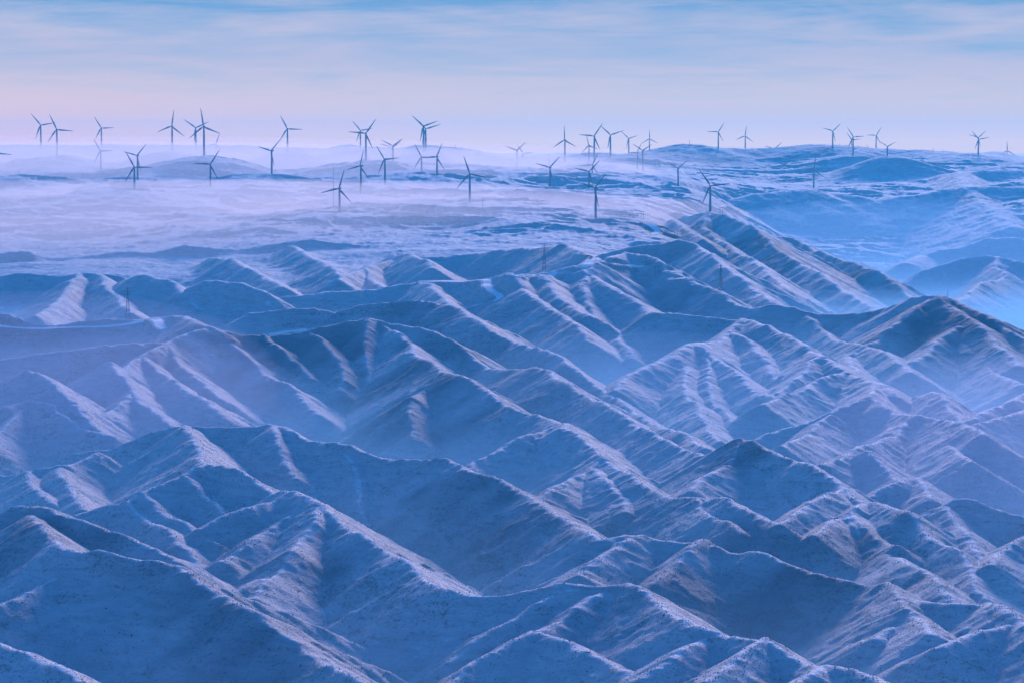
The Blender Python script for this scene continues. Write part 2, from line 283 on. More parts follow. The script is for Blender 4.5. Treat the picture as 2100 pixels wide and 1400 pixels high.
# wind turbines: hub, blade tips, visible foot (or None), size factor, label
# hub (u, v), blade tips, foot v where it shows, size factor, label
TURBINES = [
 ((83,257),[(60.5,232),(114,252),(73,281)],None,1.3,'wind turbine at the far left of the skyline, one blade pointing upper left'),
 ((116,266),[(100,234),(150,269.5),(97,292)],None,1.3,'wind turbine second from left on the skyline, its upper blade crossing a neighbour'),
 ((207.5,263),[(192,237.5),(235,262.5),(197,282.5)],None,1.2,'faintest hazy wind turbine standing alone on the left skyline'),
 ((205.5,310),[(191,286),(232,309.5),(192,335)],360,1.0,'pale wind turbine directly below the faintest skyline one, foot lost in mist'),
 ((352,259),[(357,225),(321,271),(377,278)],None,1.3,'skyline wind turbine with one blade straight up, left of a close pair'),
 ((401,262.5),[(377,247),(429.5,249)],None,1.3,'paler rear wind turbine of the close pair on the left skyline'),
 ((417,260),[(412,222),(387,284),(451,273)],None,1.3,'tall darker front wind turbine of the close pair on the left skyline'),
 ((442.5,296),[(449.5,273),(417,300),(455,312)],None,1.0,'small wind turbine showing just above a darker misty one, below the skyline pair'),
 ((431,337.5),[(449.5,307.5),(394.5,337),(444.5,368)],385,1.0,'dark wind turbine rising from mist with one blade level to the left'),
 ((280.5,319.5),[(299,295),(249.5,313),(285,350)],370,1.0,'greyer rear wind turbine of the overlapping pair in the left mist'),
 ((275,343),[(257,310),(312,342.5),(256,372.5)],401,1.0,'darkest wind turbine on the left, front of an overlapping pair in mist'),
 ((-7,314.5),[(25,318),(-25.5,341),(-21,285)],None,1.0,'wind turbine cut off by the left edge, only a blade tip in view'),
 ((555.5,310),[(575,287.5),(528,300.5)],360,1.0,'wind turbine below the lone skyline turbine, blades spread in a wide V'),
 ((589,264.5),[(574,234.5),(621,266),(575,288)],None,1.25,'lone skyline wind turbine left of centre, above the one with V blades'),
 ((739,268),[(721,249),(765,265)],None,1.1,'faint rear wind turbine of the skyline pair above a pointed blue hill'),
 ((750,274),[(773,242),(711,272),(760.5,299)],None,1.25,'darker front wind turbine of the skyline pair above a pointed blue hill'),
 ((738,341),[(746,305.5),(708,351),(754.5,365)],399,1.0,'dark wind turbine on the pale plateau, behind and right of the lowest misty one'),
 ((695,387),[(705,347),(654,398),(718,415.5)],447,1.0,'lowest wind turbine in the left centre, its foot fading into mist by a thin mast'),
 ((788,327),[(770,299),(816,322.5),(772.5,357)],380,1.0,'wind turbine below a doubled V of blades on the plateau'),
 ((805,300),[(826,284.5),(782.5,288)],None,1.0,'rear wind turbine of two that line up almost exactly behind each other'),
 ((804.5,304),[(824,287.5),(780,295)],350,1.0,'front wind turbine of two that line up almost exactly behind each other'),
 ((868,259),[(844,237),(898,249)],None,1.3,'front wind turbine of the close parallel pair on the blue skyline hill'),
 ((873,264.5),[(849,242.5),(904,256)],None,1.3,'rear wind turbine of the close parallel pair on the blue skyline hill'),
 ((864,322.5),[(851,294),(894,322),(849.5,345)],367,1.0,'paler left wind turbine of two whose level blades meet'),
 ((895,322),[(907,290.5),(865,322.5),(911,346)],371,1.0,'darker right wind turbine of two whose level blades meet'),
 ((963,357),[(952,319),(1002.5,364),(939.5,384.5)],416,1.0,'large dark wind turbine standing alone on the snowy plateau near centre'),
 ((1059.5,309),[(1078,292),(1037,301)],350,1.0,'left wind turbine of a small pair against the low blue hills'),
 ((1073,315),[(1060,297),(1094.5,312.5),(1065,332)],352,1.0,'right paler wind turbine of a small pair against the low blue hills'),
 ((1157.5,287.5),[(1157,257),(1136,301),(1182.5,301)],None,1.25,'pale skyline wind turbine near centre with one blade straight up'),
 ((1218,279.5),[(1238,252),(1189,278),(1230.5,307.5)],None,1.25,'skyline wind turbine in front of a fainter one, level blade to the left'),
 ((1207,299),[(1201,272.5),(1226,303),(1193,310)],None,1.0,'faintest skyline wind turbine near centre, crossed by its neighbour blade'),
 ((1252,277),[(1229.5,258),(1279.5,269)],None,1.25,'skyline wind turbine near centre with two blades in a V and one down its tower'),
 ((1289,284.5),[(1274.5,272),(1307.5,279),(1284,306)],None,1.0,'smaller skyline wind turbine just right of the V-bladed one'),
 ((1332,285),[(1331,264.5),(1316,292.5),(1349,292.5)],None,1.0,'wind turbine at the foot of the blue hill slope, one blade straight up'),
 ((1317.5,309),[(1298,295),(1336,297.5)],349,1.0,'right wind turbine of the tangled pair under the blue hill, blades in a V'),
 ((1306,314),[(1317,290.5),(1287.5,315),(1312,334)],356,1.0,'left wind turbine of the tangled pair under the blue hill, level blade left'),
 ((1473,271),[(1485,252.5),(1451,271),(1483,291)],306,1.0,'skyline wind turbine right of the blue summit with a level left blade'),
 ((1528,279),[(1530.5,257.5),(1509.5,287),(1544,291)],306,1.0,'skyline wind turbine right of the blue summit with one blade straight up'),
 ((1127,344),[(1147.5,322),(1098,335)],391,1.0,'dark front wind turbine of two sharing one tower line on the plateau'),
 ((1126,342),[(1126,313),(1104.5,353),(1145,350)],None,1.0,'rear wind turbine hidden behind another, only its three blades showing'),
 ((1214.5,339),[(1225.5,312.5),(1185,342),(1227,362)],385,1.0,'rearmost wind turbine of the stack of three on the plateau'),
 ((1208,352.5),[(1230.5,327),(1174.5,346),(1214,381)],412,1.0,'middle wind turbine of the stack of three on the plateau'),
 ((1219.5,386),[(1241,353),(1187,379),(1222.5,424)],449.5,1.0,'nearest wind turbine of the stack of three, foot clear on a snowy knoll'),
 ((1389.5,345.5),[(1368,331),(1408,331)],391,1.0,'bluish wind turbine with two blades in a wide V, beyond the cliff turbine'),
 ((1457,381),[(1432.5,349),(1496,377.5),(1440,417.5)],443,1.0,'large dark wind turbine at the top of the dark blue cliff'),
 ((1588,306),[(1606,296),(1564,300)],None,1.1,'wind turbine behind the skyline, only two blades showing over the ridge'),
 ((1708,269),[(1726,252),(1687.5,263),(1713,289)],304.5,1.0,'leftmost wind turbine of the group on the right skyline'),
 ((1750,281),[(1737,262),(1773,279),(1739,301)],317,1.0,'taller front wind turbine of the overlapping pair on the right skyline'),
 ((1747,287.5),[(1735,274.5),(1768,286),(1739,302.5)],304,0.9,'smaller rear wind turbine of the overlapping pair on the right skyline'),
 ((1797,278),[(1808,259),(1777,277),(1804.5,292.5)],306,1.0,'right skyline wind turbine with a level left blade, right of the overlapping pair'),
 ((1819.5,301),[(1836,290.5),(1805,291)],319,0.85,'short wind turbine in front of the right skyline, two blades in a V'),
 ((1787,309),[(1776.5,297),(1800,305)],None,0.83,'wind turbine almost hidden by the right ridge, one blade tip showing'),
 ((2007,286),[(1992,272),(2029,285),(1999,309)],317.5,1.0,'front wind turbine of the star-like pair near the right end of the skyline'),
 ((2006.5,282.5),[(2022.5,269),(1986,278),(2010,302)],None,1.0,'rear wind turbine of the star-like pair near the right end of the skyline'),
 ((2065.5,309.5),[(2065.5,289),(2049,319.5),(2082,317)],324,1.0,'rightmost wind turbine, one blade straight up above a snowy crest'),
 ((1669,347.5),[(1671,324),(1644,358),(1687,365)],389,1.0,'bluish wind turbine on the lip of the right-hand escarpment'),
]
# ---------------------------------------------------------------- picture <-> world
F, VH, CAMZ = 5955.0, 290.0, 400.0
ALPHA = math.atan((700 - VH) / F)
CA, SA = math.cos(ALPHA), math.sin(ALPHA)
def ray(u, v):
    """direction of the sight line through (u, v), scaled to y = 1"""
    a = v - 700.0
    y = F*CA - a*SA; z = -F*SA - a*CA
    return (u - 1050.0)/y, z/y
def at(u, v, D):
    t, s = ray(u, v)
    return (t*D, D, CAMZ + s*D)

# ---------------------------------------------------------------- value noise
_rs = np.random.RandomState(7)
_LAT = _rs.rand(512, 512).astype(np.float32)*2 - 1
def noise2(x, y, seed=0):
    x = x + seed*17.31; y = y + seed*9.77
    xi = np.floor(x).astype(np.int32); yi = np.floor(y).astype(np.int32)
    fx = (x - xi).astype(np.float32); fy = (y - yi).astype(np.float32)
    fx = fx*fx*(3-2*fx); fy = fy*fy*(3-2*fy)
    x0 = xi & 511; x1 = (xi+1) & 511; y0 = yi & 511; y1 = (yi+1) & 511
    a = _LAT[y0, x0]; b = _LAT[y0, x1]; c = _LAT[y1, x0]; d = _LAT[y1, x1]
    top = a + (b-a)*fx
    return top + (c + (d-c)*fx - top)*fy
_L1 = _rs.rand(4096).astype(np.float32)*2 - 1
def noise1(x):
    xi = np.floor(x).astype(np.int32); f = (x - xi).astype(np.float32); f = f*f*(3-2*f)
    a = _L1[xi & 4095]; b = _L1[(xi+1) & 4095]
    return a + (b-a)*f

# ---------------------------------------------------------------- sampling fan of the ground
def make_axes(q):
    """columns as x/y, rows as y. q = 1 is full detail"""
    n = int(1240*q)
    core = np.linspace(-.196, .196, n)
    st = core[1]-core[0]; wide = []
    t = .196
    while t < .75:
        st = min(st*1.08, .02); t += st; wide.append(t)
    wide = np.array(wide)
    T = np.concatenate([-wide[::-1], core, wide])
    Y = [500.]; 
    while Y[-1] < 42000:
        y = Y[-1]
        if y < 1200: s = 12. if y < 1150 else 3.
        elif y < 2700: s = 1.5 + .55*(y-1200)/1500
        elif y < 4200: s = 2.2 + 2.2*(y-2700)/1500
        elif y < 6500: s = 5. + 3.*(y-4200)/2300
        elif y < 12500: s = 10.
        else: s = 60. + (y-12500)*.05
        Y.append(y + s/q)
    return T.astype(np.float64), np.array(Y)

def fill_D(pts):
    pts = [list(p)+[None]*(3-len(p)) for p in pts]
    L = [0.]
    for a, b in zip(pts, pts[1:]): L.append(L[-1] + math.hypot(b[0]-a[0], b[1]-a[1]))
    ks = [i for i, p in enumerate(pts) if p[2] is not None]
    D = np.interp(L, [L[i] for i in ks], [pts[i][2] for i in ks])
    return [(p[0], p[1], d) for p, d in zip(pts, D)]

def build_polylines():
    """world-space crest lines: list of (kind, N x 3 array, slope)"""
    rng = random.Random(11); out = []
    for c in CRESTS:
        kind, pts = c[0], fill_D(c[1]); slope = c[2] if len(c) > 2 else .60
        w = np.array([at(*p) for p in pts])
        # resample and roughen a little so that no stretch runs dead straight
        seg = np.hypot(*(w[1:, :2]-w[:-1, :2]).T); s = np.concatenate([[0], np.cumsum(seg)])
        step = 18. if w[:, 1].mean() < 2600 else (30. if w[:, 1].mean() < 6500 else 70.)
        n = max(2, int(s[-1]/step)+1); ss = np.linspace(0, s[-1], n)
        r = np.stack([np.interp(ss, s, w[:, k]) for k in range(3)], 1)
        if kind != 'P' and n > 3:
            k0 = rng.uniform(0, 900)
            r[:, 2] += 1.6*noise1(ss/38.+k0) + .7*noise1(ss/13.+k0+40)
            r[:, 0] += 3.0*noise1(ss/45.+k0+90); r[:, 1] += 3.0*noise1(ss/45.+k0+170)
        out.append((kind, r, slope))
        if kind == 'P' and len(r) < 4: continue
        mean_y = w[:, 1].mean()
        gap = (150. if kind in 'MP' else 115.)*(1. if mean_y < 2700 else 1.25 if mean_y < 4500 else 1.5 if mean_y < 6500 else 1.1)
        d0 = rng.uniform(.2, .9)*gap
        while d0 < s[-1] - 25:
            i = int(np.searchsorted(ss, d0)); i = min(max(i, 1), n-1)
            p = r[i]; tan = r[min(i+1, n-1)] - r[i-1]; a = math.atan2(tan[1], tan[0])
            far_ = 1. if mean_y < 6500 else 2.4
            for side in (1, -1):
                if rng.random() < .34: continue
                if kind == 'S' and (mean_y > 2300 or rng.random() < .4): continue
                ang = a + side*(math.pi/2 + rng.uniform(-.5, .5))
                if tan[2] < 0: ang -= side*.35*min(1, abs(tan[2])/6.)
                else: ang += side*.35*min(1, abs(tan[2])/6.)
                ln = far_*(rng.uniform(70, 210) if kind in 'MP' else rng.uniform(45, 110))
                g = rng.uniform(.72, .92)*slope
                m = max(3, int(ln/step)+1); q = [p + np.array([0, 0, -1.5])]
                bend = rng.uniform(-.5, .5)
                for k in range(1, m):
                    h = ang + bend*k/m + rng.uniform(-.18, .18); st = ln/(m-1)
                    q.append(q[-1] + np.array([math.cos(h)*st, math.sin(h)*st, -st*(g*(.8+.4*k/m))]))
                out.append(('A', np.array(q), slope))
            d0 += gap*rng.uniform(.6, 1.5)
        # short ribs between the spurs
        if mean_y > 6500: continue
        d0 = rng.uniform(5, 40); gap2 = 62. if mean_y < 2700 else 95.
        while d0 < s[-1] - 8:
            i = min(max(int(np.searchsorted(ss, d0)), 1), n-1)
            tan = r[min(i+1, n-1)] - r[i-1]; a = math.atan2(tan[1], tan[0])
            side = rng.choice((1, -1)); ang = a + side*(math.pi/2 + rng.uniform(-.55, .35)*(1 if tan[2] < 0 else -1))
            ln = rng.uniform(25, 85)*(1. if mean_y < 2700 else 1.5); g = rng.uniform(.80, .97)*slope
            m = max(3, int(ln/12)+1); q = [r[i] + np.array([0, 0, -1.2])]; bend = rng.uniform(-.6, .6)
            for k in range(1, m):
                hh = ang + bend*k/m + rng.uniform(-.25, .25); st = ln/(m-1)
                q.append(q[-1] + np.array([math.cos(hh)*st, math.sin(hh)*st, -st*g]))
            out.append(('B', np.array(q), slope))
            d0 += gap2*rng.uniform(.5, 1.7)
    return out

def base_surface(T, Y):
    ys = sorted(GRID); tu = [ray(u, 800)[0] for u in GU]
    # a fine table of the coarse grid, looked up through wandering coordinates so that its edges follow no sight line
    tf = np.linspace(T[0], T[-1], 2400); k = np.hanning(41); k /= k.sum()
    rows = np.array([np.interp(tf, tu, GRID[y]) for y in ys])
    rows = np.array([np.convolve(np.pad(r, 20, mode='edge'), k, 'valid') for r in rows])
    Yg = np.repeat(Y[:, None], len(T), 1); Xg = T[None, :]*Yg
    tj = T[None, :] + (.020*noise2(Xg/520., Yg/520., 41) + .008*noise2(Xg/170., Yg/170., 42))*np.clip((Yg-3500)/2000, 0, 1)
    fx = np.clip((tj-tf[0])/(tf[1]-tf[0]), 0, 2398.999)
    ly = np.log(np.array(ys, float)); f = np.interp(np.log(Yg*(1+.03*noise2(Xg/600., Yg/600., 43))), ly, np.arange(len(ys)))
    i = np.clip(f.astype(int), 0, len(ys)-2); a = f-i; j = fx.astype(int); b = fx-j
    return (rows[i, j]*(1-b)+rows[i, j+1]*b)*(1-a) + (rows[i+1, j]*(1-b)+rows[i+1, j+1]*b)*a

def box_blur_rows(B, k):
    c = np.cumsum(np.pad(B, ((k+1, k), (0, 0)), mode='edge'), 0)
    return (c[2*k+1:] - c[:-2*k-1])/(2*k+1)

def build_ground(q=1.0, want_lines=False):
    T, Y = make_axes(q)
    ny, nx = len(Y), len(T)
    Yg = np.repeat(Y[:, None], nx, 1); Xg = T[None, :]*Yg
    B = base_surface(T, Y); B = box_blur_rows(B, max(2, int(40*q)))
    far = np.clip((Yg-4200)/1500, 0, 1)
    und = noise2(Xg/520., Yg/520., 1)*9 + noise2(Xg/190., Yg/190., 2)*6 + (1-np.abs(noise2(Xg/330., Yg/260., 5)))*12 - 6
    B = B + und*(.5+.9*far)*np.clip((11500-Yg)/3000, .5, 1)
    # rolling plateau: small knolls and gullies
    kn = (1-np.abs(noise2(Xg/150.+.3*noise2(Xg/90., Yg/90., 8), Yg/120., 6)))**2*5 + (1-np.abs(noise2(Xg/62.+.4*noise2(Xg/40., Yg/40., 9), Yg/70., 7)))*3.4 + (1-np.abs(noise2(Xg/27., Yg/34., 10)))*1.6
    B = B + kn*far*np.clip((10500-Yg)/1500, .8, 1)
    # steep scarps are cut by gullies that run straight down them
    gy = np.gradient(B, axis=0)/np.gradient(Y)[:, None]
    st = np.clip((gy-.10)/.15, 0, 1)*np.clip((Yg-5000)/1000, 0, 1)
    sx = Xg + 60*noise2(Xg/210., Yg/210., 61)
    B = B - st*(np.abs(noise2(sx/95., Yg/900., 62))*38 + np.abs(noise2(sx/38., Yg/420., 63))*13)
    H = B.copy()
    # warped coordinates make every straight side of a crest meander a little
    wx = Xg + 5.0*noise2(Xg/95., Yg/95., 3) + 1.8*noise2(Xg/28., Yg/28., 13)
    wy = Yg + 5.0*noise2(Xg/95., Yg/95., 4) + 1.8*noise2(Xg/28., Yg/28., 14)
    E = np.full(H.shape, -1e6); K = np.zeros(H.shape, np.float32)
    lines = build_polylines()
    nz = 0
    for kind, r, slope in lines:
        s0 = 0.; off = (hash_like(r[0]) % 997)*3.1
        round_ = 3. if r[:, 1].mean() < 3000 else (5. if r[:, 1].mean() < 6500 else 25.)
        for p, p2 in zip(r[:-1], r[1:]):
            d = p2 - p; L2 = d[0]*d[0]+d[1]*d[1]
            if L2 < 1e-6: continue
            ln = math.sqrt(L2)
            R = {'A': 75., 'B': 40.}.get(kind, 150.)/slope
            if p[1] > 6500 and kind not in 'AB': R = max(260., 150/slope)
            y0, y1 = min(p[1], p2[1])-R, max(p[1], p2[1])+R
            j0, j1 = np.searchsorted(Y, [y0, y1])
            if j1-j0 < 1: continue
            yy0, yy1 = Y[j0], Y[j1-1]
            xa, xb = min(p[0], p2[0])-R, max(p[0], p2[0])+R
            i0, i1 = np.searchsorted(T, [min(xa/yy0, xa/yy1), max(xb/yy0, xb/yy1)])
            if i1-i0 < 1: continue
            sl = (slice(j0, j1), slice(i0, i1))
            X_, Y_ = wx[sl]-p[0], wy[sl]-p[1]
            a = np.clip((X_*d[0]+Y_*d[1])/L2, 0, 1)
            dist = np.hypot(X_-a*d[0], Y_-a*d[1])
            # sides: steep near the crest, easing to the foot, cut by shallow rills that run down the fall line
            drop = slope*(np.sqrt(dist*dist+round_*round_)-round_)
            drop = drop - .00055*slope*np.minimum(dist, 260)**2
            sc = (s0 + a*ln + off)
            if kind != 'P':
                rill = np.abs(noise1(sc/11.))*.4 + np.abs(noise1(sc/29.+300))*1.0 + np.abs(noise1(sc/80.+700))*2.2
                drop = drop + rill*np.clip((dist-4)/70., 0, 1)
            z = p[2] + a*d[2] - drop
            wd = 1.7 if p[1] < 2700 else (2.4 if p[1] < 4500 else 5.)
            kv = {'M': .75, 'S': .4, 'A': .1}.get(kind, 0.)*np.exp(-(dist/wd)**2)
            top = z > E[sl]; K[sl] = np.where(top, kv, K[sl])
            np.maximum(E[sl], z, out=E[sl])
            s0 += ln; nz += 1
    # soft join of crests and valley floor
    k = np.where(Yg < 5000, 12., 7.)
    h = np.clip(.5+.5*(E-H)/k, 0, 1)
    H = np.where(E > -1e5, H + (E-H)*h + k*h*(1-h), H)
    fine = noise2(Xg/34., Yg/34., 21)*1.3 + (1-np.abs(noise2(Xg/15., Yg/15., 22)))*1.3 + noise2(Xg/5.5, Yg/5.5, 23)*.45
    H = H + fine*np.where(Yg < 5000, 1., 1.4)
    K = np.where(E > B - 4, K, 0)
    return T, Y, H, lines, K
def hash_like(p): return int(abs(p[0]*13.7+p[1]*7.9+p[2]*3.3))

class Ground:
    def __init__(s, T, Y, H): s.T, s.Y, s.H = T, Y, H
    def z(s, x, y):
        t = x/y
        i = int(np.clip(np.searchsorted(s.T, t)-1, 0, len(s.T)-2)); j = int(np.clip(np.searchsorted(s.Y, y)-1, 0, len(s.Y)-2))
        a = (t-s.T[i])/(s.T[i+1]-s.T[i]); b = (y-s.Y[j])/(s.Y[j+1]-s.Y[j])
        H = s.H
        return float((H[j,i]*(1-a)+H[j,i+1]*a)*(1-b) + (H[j+1,i]*(1-a)+H[j+1,i+1]*a)*b)
    def hit(s, u, v, ymin=600.):
        """where the sight line through (u, v) first meets the ground"""
        t, k = ray(u, v)
        i = int(np.clip(np.searchsorted(s.T, t)-1, 0, len(s.T)-2)); a = (t-s.T[i])/(s.T[i+1]-s.T[i])
        col = s.H[:, i]*(1-a)+s.H[:, i+1]*a
        g = col - (CAMZ + k*s.Y)
        m = np.nonzero((g > 0) & (s.Y > ymin))[0]
        if len(m) == 0: return None
        j = m[0]
        if j == 0: y = s.Y[0]
        else: y = s.Y[j-1] + (s.Y[j]-s.Y[j-1])*(-g[j-1])/(g[j]-g[j-1]+1e-9)
        return (t*y, y, CAMZ + k*y)

# ---------------------------------------------------------------- turbines: solve distance, yaw and blade angle from the drawing
BLADE, TOWER = 40., 62.
def solve_turbine(hub, tips, foot, scale):
    d = [(tu-hub[0], hub[1]-tv) for tu, tv in tips]
    if len(d) == 2: d.append((-(d[0][0]+d[1][0]), -(d[0][1]+d[1][1])))
    sy = sum(b*b for _, b in d); sx = sum(a*a for a, _ in d)
    L = math.sqrt(max(sy, sx)/1.5)
    c = min(1., math.sqrt(min(sx, sy)/max(sx, sy)))
    if sx > sy: c = 1.; L = math.sqrt((sx+sy)/3.)
    yaw = math.acos(max(.72, c)); 
    m = 0
    for a, b in d:
        w = complex(a/max(c, .72), b); m += (w/abs(w))**3 if abs(w) > 1 else 0
    rot = cmath.phase(m)/3.
    D = BLADE*scale*F/L
    hx, hy, hz = at(hub[0], hub[1], D)
    fz = at(hub[0], foot, D)[2] if foot else hz - TOWER*scale
    return dict(D=D, hub=(hx, hy, hz), foot=fz, yaw=yaw, rot=rot, scale=scale)

def seat_turbines(G, sol):
    """let the ground meet the turbines' feet, smoothly"""
    Yg = np.repeat(G.Y[:, None], len(G.T), 1); Xg = G.T[None, :]*Yg
    for it in range(2):
        num = np.zeros_like(G.H); den = np.zeros_like(G.H)
        for t in sol:
            x, y, _ = t['hub']; R = 170.
            j0, j1 = np.searchsorted(G.Y, [y-3*R, y+3*R])
            i0, i1 = np.searchsorted(G.T, [(x-3*R)/(y if x>0 else y-3*R), (x+3*R)/(y-3*R if x+3*R>0 else y)])
            sl = (slice(j0, j1), slice(max(i0,0), i1))
            dlt = t['foot'] - G.z(x, y)
            if it == 0: t['delta'] = dlt
            w = np.exp(-((Xg[sl]-x)**2+(Yg[sl]-y)**2)/(R*R))
            num[sl] += dlt*w*w; den[sl] += w
        G.H += np.where(den > 1e-4, num/np.maximum(den, 1e-4), 0)
# ---------------------------------------------------------------- materials
def new_mat(name):
    m = bpy.data.materials.new(name); m.use_nodes = True; nt = m.node_tree
    return m, nt, nt.nodes['Principled BSDF']
class Net:
    def __init__(s, nt): s.nt = nt
    def n(s, t, **kw):
        x = s.nt.nodes.new(t)
        for k, v in kw.items(): setattr(x, k, v)
        return x
    def k(s, a, b): s.nt.links.new(a, b)
    def m(s, op, a, b=None, clamp=False):
        x = s.n('ShaderNodeMath', operation=op, use_clamp=clamp)
        for i, v in enumerate((a, b)):
            if v is None: continue
            if isinstance(v, (int, float)): x.inputs[i].default_value = v
            else: s.k(v, x.inputs[i])
        return x.outputs[0]
    def noise(s, vec, scale, detail=3, rough=.55, dist=0.):
        x = s.n('ShaderNodeTexNoise'); x.inputs['Scale'].default_value = scale; x.inputs['Detail'].default_value = detail
        x.inputs['Roughness'].default_value = rough; x.inputs['Distortion'].default_value = dist; s.k(vec, x.inputs['Vector'])
        return x.outputs[0]
    def step(s, v, lo, hi):
        x = s.n('ShaderNodeMapRange', interpolation_type='SMOOTHSTEP'); s.k(v, x.inputs[0]); x.inputs[1].default_value = lo; x.inputs[2].default_value = hi
        return x.outputs[0]
    def mix(s, f, a, b):
        x = s.n('ShaderNodeMix', data_type='RGBA')
        for i, v in ((0, f), (6, a), (7, b)):
            if isinstance(v, (int, float)): x.inputs[i].default_value = v
            elif isinstance(v, tuple): x.inputs[i].default_value = v+(1,)
            else: s.k(v, x.inputs[i])
        return x.outputs[2]

def ground_material():
    m, nt, bs = new_mat('snowy_hillside'); w = Net(nt)
    geo = w.n('ShaderNodeNewGeometry'); P = geo.outputs['Position']
    sep = w.n('ShaderNodeSeparateXYZ'); w.k(geo.outputs['Normal'], sep.inputs[0]); nz = sep.outputs[2]
    big = w.noise(P, .006, 4, .6)
    mid = w.noise(P, .035, 4, .6)
    # contour-wise streaks of bare scrub: thin in height, long along the slope
    mp = w.n('ShaderNodeMapping'); mp.inputs['Scale'].default_value = (.05, .05, .32); w.k(P, mp.inputs[0])
    streak = w.noise(mp.outputs[0], 1.0, 5, .65, .6)
    speck = w.noise(P, .42, 4, .62)
    grain = w.noise(P, 1.5, 2, .5)
    at_ = w.n('ShaderNodeAttribute', attribute_name='shade_thin_snow'); cover = at_.outputs['Fac']
    steep = w.step(nz, .93, .72)
    # share of bare ground
    bare = w.m('ADD', w.m('MULTIPLY', steep, .20), w.m('MULTIPLY', w.m('SUBTRACT', big, .5), .75))
    bare = w.m('ADD', bare, w.m('MULTIPLY', w.m('SUBTRACT', mid, .5), .45))
    bare = w.m('ADD', bare, w.m('MULTIPLY', w.m('SUBTRACT', streak, .5), .55))
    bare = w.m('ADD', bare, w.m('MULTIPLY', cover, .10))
    pat = w.m('ADD', w.m('MULTIPLY', speck, .65), w.m('MULTIPLY', grain, .35))
    f = w.step(w.m('ADD', w.m('SUBTRACT', pat, .5), w.m('MULTIPLY', bare, .45)), .06, .24)
    soil = w.mix(mid, (.07, .075, .085), (.115, .12, .13))
    deep = w.mix(big, (.66, .67, .71), (.78, .79, .81))             # level ground keeps its snow
    blown = w.mix(mid, (.46, .46, .48), (.62, .62, .64))            # slopes are blown thin, dead grass shows through
    flat = w.m('ADD', w.step(nz, .93, .985), w.m('MULTIPLY', w.m('SUBTRACT', big, .5), .5), True)
    snow = w.mix(flat, blown, deep)
    thin = w.m('MULTIPLY', w.step(streak, .35, .75), .45)
    snow = w.mix(thin, snow, (.27, .265, .275))
    snow = w.mix(w.m('MULTIPLY', cover, .86), snow, (.125, .15, .19))  # painted shade plus thin snow: dark faces pulled to a bluish grey
    col = w.mix(w.m('MULTIPLY', f, .7), snow, soil)
    dr = w.n('ShaderNodeAttribute', attribute_name='snow_drift').outputs['Fac']      # wind-packed snow along the crests
    dr = w.m('MULTIPLY', dr, w.step(w.noise(P, .06, 5, .75), .40, .62)); dr = w.m('MULTIPLY', dr, w.step(grain, .25, .55))
    w.k(w.mix(dr, col, (.88, .88, .90)), bs.inputs['Base Color'])
    bs.inputs['Roughness'].default_value = .85; bs.inputs['Specular IOR Level'].default_value = .2
    b1 = w.n('ShaderNodeBump'); b1.inputs['Strength'].default_value = .8; b1.inputs['Distance'].default_value = 1.2
    hh = w.m('ADD', w.m('MULTIPLY', speck, 1.0), w.m('MULTIPLY', streak, 1.4))
    w.k(hh, b1.inputs['Height']); w.k(b1.outputs[0], bs.inputs['Normal'])
    return m
def simple_mat(name, col, rough=.6, var=.12, scale=1.5, metal=0.):
    m, nt, bs = new_mat(name); w = Net(nt)
    geo = w.n('ShaderNodeTexCoord'); a = w.noise(geo.outputs['Object'], scale, 4)
    w.k(w.mix(a, tuple(c*(1-var) for c in col), tuple(min(1, c*(1+var)) for c in col)), bs.inputs['Base Color'])
    bs.inputs['Roughness'].default_value = rough; bs.inputs['Metallic'].default_value = metal
    return m
def volume_mat(name, density, color, aniso):
    m = bpy.data.materials.new(name); m.use_nodes = True; nt = m.node_tree; nt.nodes.clear()
    o = nt.nodes.new('ShaderNodeOutputMaterial'); v = nt.nodes.new('ShaderNodeVolumePrincipled')
    v.inputs['Density'].default_value = density; v.inputs['Color'].default_value = color+(1,); v.inputs['Anisotropy'].default_value = aniso
    nt.links.new(v.outputs[0], o.inputs['Volume'])
    return m

# ---------------------------------------------------------------- object helpers
def mesh_obj(name, verts, faces, mat, parent=None, smooth=False):
    me = bpy.data.meshes.new(name); me.from_pydata([tuple(v) for v in verts], [], [tuple(f) for f in faces]); me.materials.append(mat)
    if smooth: me.polygons.foreach_set('use_smooth', [True]*len(me.polygons))
    me.update(); o = bpy.data.objects.new(name, me); COL.objects.link(o)
    if parent: o.parent = parent
    return o
def tag(o, label=None, cat=None, group=None, kind=None):
    for k, v in (('label', label), ('category', cat), ('group', group), ('kind', kind)):
        if v: o[k] = v
    return o
def empty(name, loc, rz=0.):
    o = bpy.data.objects.new(name, None); COL.objects.link(o); o.location = loc; o.rotation_euler = (0, 0, rz); o.empty_display_size = 5
    return o
class MB:
    def __init__(s): s.v, s.f = [], []
    def loft(s, rings, cap=True, closed=True):
        b = len(s.v); n = len(rings[0])
        for r in rings: s.v += [tuple(p) for p in r]
        for i in range(len(rings)-1):
            for k in range(n if closed else n-1):
                a = b+i*n+k; c = b+i*n+(k+1) % n
                s.f.append((a, c, c+n, a+n))
        if cap: s.f.append(tuple(range(b+n-1, b-1, -1))); s.f.append(tuple(b+(len(rings)-1)*n+k for k in range(n)))
    def bar(s, p, q, r0, r1=None, n=5):
        p, q = Vector(p), Vector(q); r1 = r0 if r1 is None else r1; d = (q-p).normalized()
        a = d.orthogonal().normalized(); c = d.cross(a)
        s.loft([[p+(a*math.cos(t)+c*math.sin(t))*r0 for t in [2*math.pi*k/n for k in range(n)]],
                [q+(a*math.cos(t)+c*math.sin(t))*r1 for t in [2*math.pi*k/n for k in range(n)]]])
    def obj(s, name, mat, parent=None, smooth=False): return mesh_obj(name, s.v, s.f, mat, parent, smooth)
